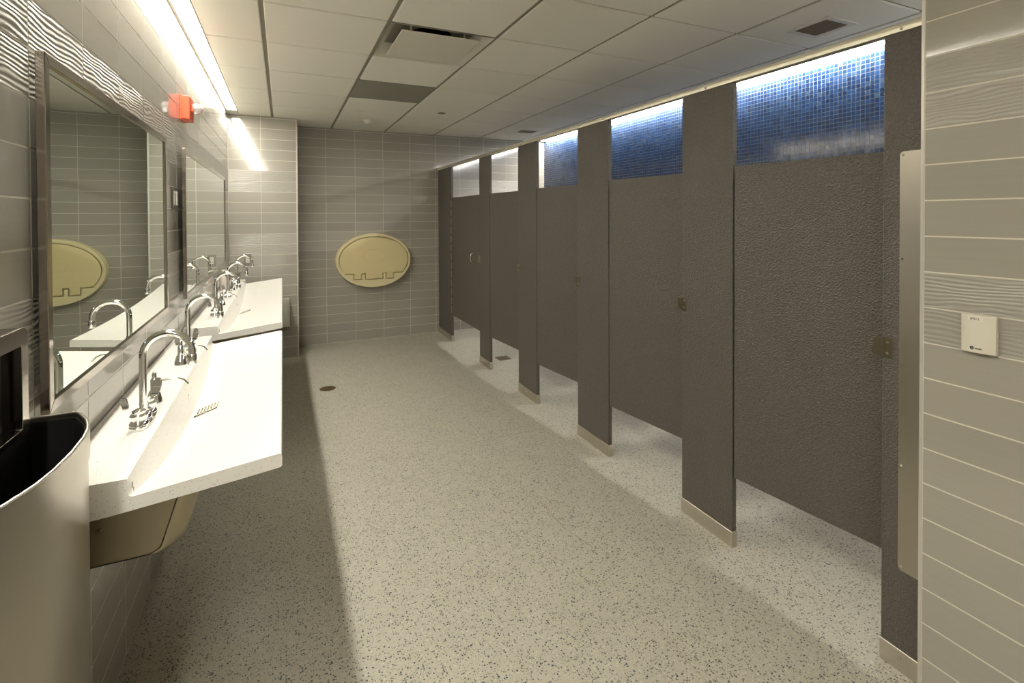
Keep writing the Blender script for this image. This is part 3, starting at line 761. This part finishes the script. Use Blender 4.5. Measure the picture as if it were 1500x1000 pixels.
# alarm strobe
r = thing('alarm_strobe', 'orange-red fire alarm strobe on the tiled wall above the mirrors', 'alarm', (XL+0.0005, 3.20, 2.055))
obj('body', MB().box(0, 0.046, -0.068, 0.068, -0.062, 0.062), M_ORANGE, r, smooth=0, bevel=0.005)
obj('back_plate', MB().box(0, 0.012, -0.070, 0.070, -0.064, 0.064), M_ORANGE, r, smooth=0, bevel=0.002)
obj('lens_holder', MB().box(0.046, 0.056, -0.024, 0.024, -0.014, 0.024), M_ORANGE, r, smooth=0, bevel=0.003)
obj('strobe_lens', MB().lathe([(0.034, 0.056), (0.034, 0.070), (0.028, 0.086), (0.014, 0.096), (0.004, 0.098)], (0, 0, 0.005), 'x', 20, 1.0, 0.8), M_CLEAR, r)

def plate(name, label, cat, loc, face, w_, h_, kinds):
    """face: 'x' faces +x, 'y' faces -y"""
    r = thing(name, label, cat, loc, math.pi/2 if face == 'x' else 0)
    obj('cover_plate', MB().box(-w_/2, w_/2, -0.006, 0, -h_/2, h_/2), M_PLATE, r, smooth=0, bevel=0.0015)
    for cx in kinds:
        d = obj('device_face', MB().box(cx-0.0165, cx+0.0165, -0.009, -0.006, -0.034, 0.034), M_DEV, r, smooth=0, bevel=0.001)
        s_ = MB()
        for zz in (-0.018, 0.018): s_.box(cx-0.007, cx-0.005, -0.0095, -0.009, zz-0.005, zz+0.005).box(cx+0.005, cx+0.007, -0.0095, -0.009, zz-0.004, zz+0.004).cyl((cx, -0.009, zz-0.010), (cx, -0.0095, zz-0.010), 0.0025, n=8)
        obj('socket_slots', s_, M_INK, d)
    m = MB()
    for zz in (-h_/2+0.012, h_/2-0.012): m.cyl((0, -0.006, zz), (0, -0.0075, zz), 0.003, n=8)
    return r
plate('wall_outlet', 'steel framed wall outlet on the tiled pier beyond the faucets', 'outlet', (-0.325, YP-0.0005, 1.045), 'y', 0.072, 0.115, (0.0,))
plate('wall_outlet', 'double steel outlet plate between the two mirrors', 'outlet', (XL+0.0005, 2.955, 1.565), 'x', 0.125, 0.110, (-0.030, 0.030))

r = thing('access_cover', 'pale metal cover box low on the pier behind the far sink', 'access panel', (-0.055, YP-0.0005, 0.482))
obj('box', MB().box(-0.115, 0.113, -0.030, 0, -0.150, 0.150), M_WHITE, r, smooth=0, bevel=0.003)
obj('door_panel', MB().box(-0.100, 0.098, -0.034, -0.030, -0.128, 0.138), M_WHITE, r, smooth=0, bevel=0.001)
m = MB(); m.cyl((0.064, -0.034, 0.0), (0.064, -0.037, 0.0), 0.004, n=8); obj('screw', m, M_CHROME, r)

# ================================================================== FLOOR DRAINS
r = thing('floor_cleanout', 'round brass cleanout cover on the open speckled floor', 'drain', (0.338, 4.540, 0))
obj('cover', MB().lathe([(0.066, -0.004), (0.066, 0.0015), (0.062, 0.0025), (0.002, 0.0025)], n=32), M_BRASS, r)
m = MB().cyl((0, 0, 0.0025), (0, 0, 0.0035), 0.008, n=8); obj('screw', m, M_LATCH, r)
r = thing('floor_drain', 'square dark drain grate on the floor under the fourth stall door', 'drain', (2.066, 4.737, 0))
obj('frame', MB().hole_prism([(-.068, -.068), (.068, -.068), (.068, .068), (-.068, .068)], [(-.056, -.056), (.056, -.056), (.056, .056), (-.056, .056)], -0.004, 0.003, 'z'), M_BRASS, r, smooth=0)
obj('well', MB().box(-.056, .056, -.056, .056, -0.003, 0.0006), M_BLACK, r, smooth=0)
for q in range(7):
    xx = -0.048 + q*0.016; obj('grate_bar', MB().box(xx-0.004, xx+0.004, -.056, .056, 0.0006, 0.0025), M_VENT, r, smooth=0)

# ================================================================== CEILING THINGS
x0, x1, y0, y1 = skip[(1, 0)]
cx, cy = (x0+x1)/2, (y0+y1)/2; h = T/2 - 0.010
r = thing('ceiling_diffuser', 'square plaque air diffuser in the ceiling grid above the floor', 'air vent', (cx, cy, ZC))
rim = MB(); i2 = 0.235
vs = [(-h,-h,0), (h,-h,0), (h,h,0), (-h,h,0), (-i2,-i2,0.075), (i2,-i2,0.075), (i2,i2,0.075), (-i2,i2,0.075)]
vs += [(x, y, z+0.0012) for x, y, z in vs]
fs = []
for q in range(4):
    a, b = q, (q+1) % 4; fs += [(a, b, b+4, a+4), (a+8, a+12, b+12, b+8), (a, a+8, b+8, b), (a+4, b+4, b+12, a+12)]
rim.add(vs, fs); obj('backpan', rim, M_WHITE, r, smooth=0)
obj('throat', MB().hole_prism([(-i2,-i2), (i2,-i2), (i2,i2), (-i2,i2)], ell(0.125, 0.125, 32), 0.074, 0.0765, 'z'), M_DUCT, r, smooth=0)
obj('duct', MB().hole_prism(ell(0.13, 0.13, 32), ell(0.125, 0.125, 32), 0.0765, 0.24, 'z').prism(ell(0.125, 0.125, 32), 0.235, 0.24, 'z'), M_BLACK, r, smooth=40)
pl = obj('plaque', MB().box(-0.226, 0.226, -0.235, 0.235, -0.008, -0.002), M_WHITE, r, smooth=0, bevel=0.002)
for sx in (-0.16, 0.16):
    for sy in (-0.16, 0.16): obj('hanger', MB().box(sx-0.006, sx+0.006, sy-0.002, sy+0.002, -0.002, 0.0745), M_WHITE, pl, smooth=0)
x0, x1, y0, y1 = skip[(1, 2)]
r = thing('return_air_panel', 'flat grey square panel set in the ceiling grid', 'ceiling panel', ((x0+x1)/2, (y0+y1)/2, ZC))
hx, hy = (x1-x0)/2-0.006, (y1-y0)/2-0.006
obj('panel', MB().box(-hx+0.01, hx-0.01, -hy+0.01, hy-0.01, 0.002, 0.007), M_GREYPANEL, r, smooth=0)
obj('frame', MB().hole_prism([(-hx, -hy), (hx, -hy), (hx, hy), (-hx, hy)], [(-hx+.009, -hy+.009), (hx-.009, -hy+.009), (hx-.009, hy-.009), (-hx+.009, hy-.009)], 0.001, 0.010, 'z'), M_GREYPANEL, r, smooth=0)
r = thing('smoke_detector', 'small white smoke detector on the far ceiling near the pier', 'smoke detector', (0.843, 5.48, ZC))
obj('base', MB().lathe([(0.056, -0.0002), (0.056, -0.010), (0.052, -0.012)], n=28), M_WHITE, r)
obj('sensor_dome', MB().lathe([(0.050, -0.012), (0.044, -0.028), (0.030, -0.038), (0.004, -0.041)], n=28), M_WHITE, r)
r = thing('sprinkler_cover', 'small flat round sprinkler cover plate on a ceiling tile', 'sprinkler', (1.443, 4.814, ZC))
obj('cover_plate', MB().lathe([(0.040, -0.0002), (0.040, -0.003), (0.037, -0.005), (0.003, -0.005)], n=28), M_TEE, r)
obj('gap_ring', MB().lathe([(0.034, -0.005), (0.033, -0.0065), (0.003, -0.0065)], n=28), M_TEE, r)
def vent(label, cx, cy, hx, hy, group='small square exhaust grilles over the stalls'):
    r = thing('exhaust_grille', label, 'air vent', (cx, cy, ZC), 0, group)
    fr = 0.032
    obj('frame', MB().hole_prism([(-hx, -hy), (hx, -hy), (hx, hy), (-hx, hy)], [(-hx+fr, -hy+fr), (hx-fr, -hy+fr), (hx-fr, hy-fr), (-hx+fr, hy-fr)], -0.006, -0.0003, 'z'), M_WHITE, r, smooth=0, bevel=0.0015, seg=1)
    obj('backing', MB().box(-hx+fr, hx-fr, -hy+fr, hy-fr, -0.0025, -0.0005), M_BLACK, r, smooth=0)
    g = MB(); a, b = hx-fr, hy-fr; n = 14
    for q in range(1, n):
        xx = -a + 2*a*q/n; g.box(xx-0.002, xx+0.002, -b, b, -0.005, -0.0025)
        yy = -b + 2*b*q/n; g.box(-a, a, yy-0.002, yy+0.002, -0.0045, -0.0025)
    obj('egg_crate', g, M_VENT, r, smooth=0)
    return r
vent('near square ceiling exhaust grille with white frame, over the nearest stalls', 2.680, 1.794, 0.122, 0.122)
vent('far small ceiling exhaust grille with white frame, over the farthest stall', 2.695, 5.44, 0.135, 0.125)
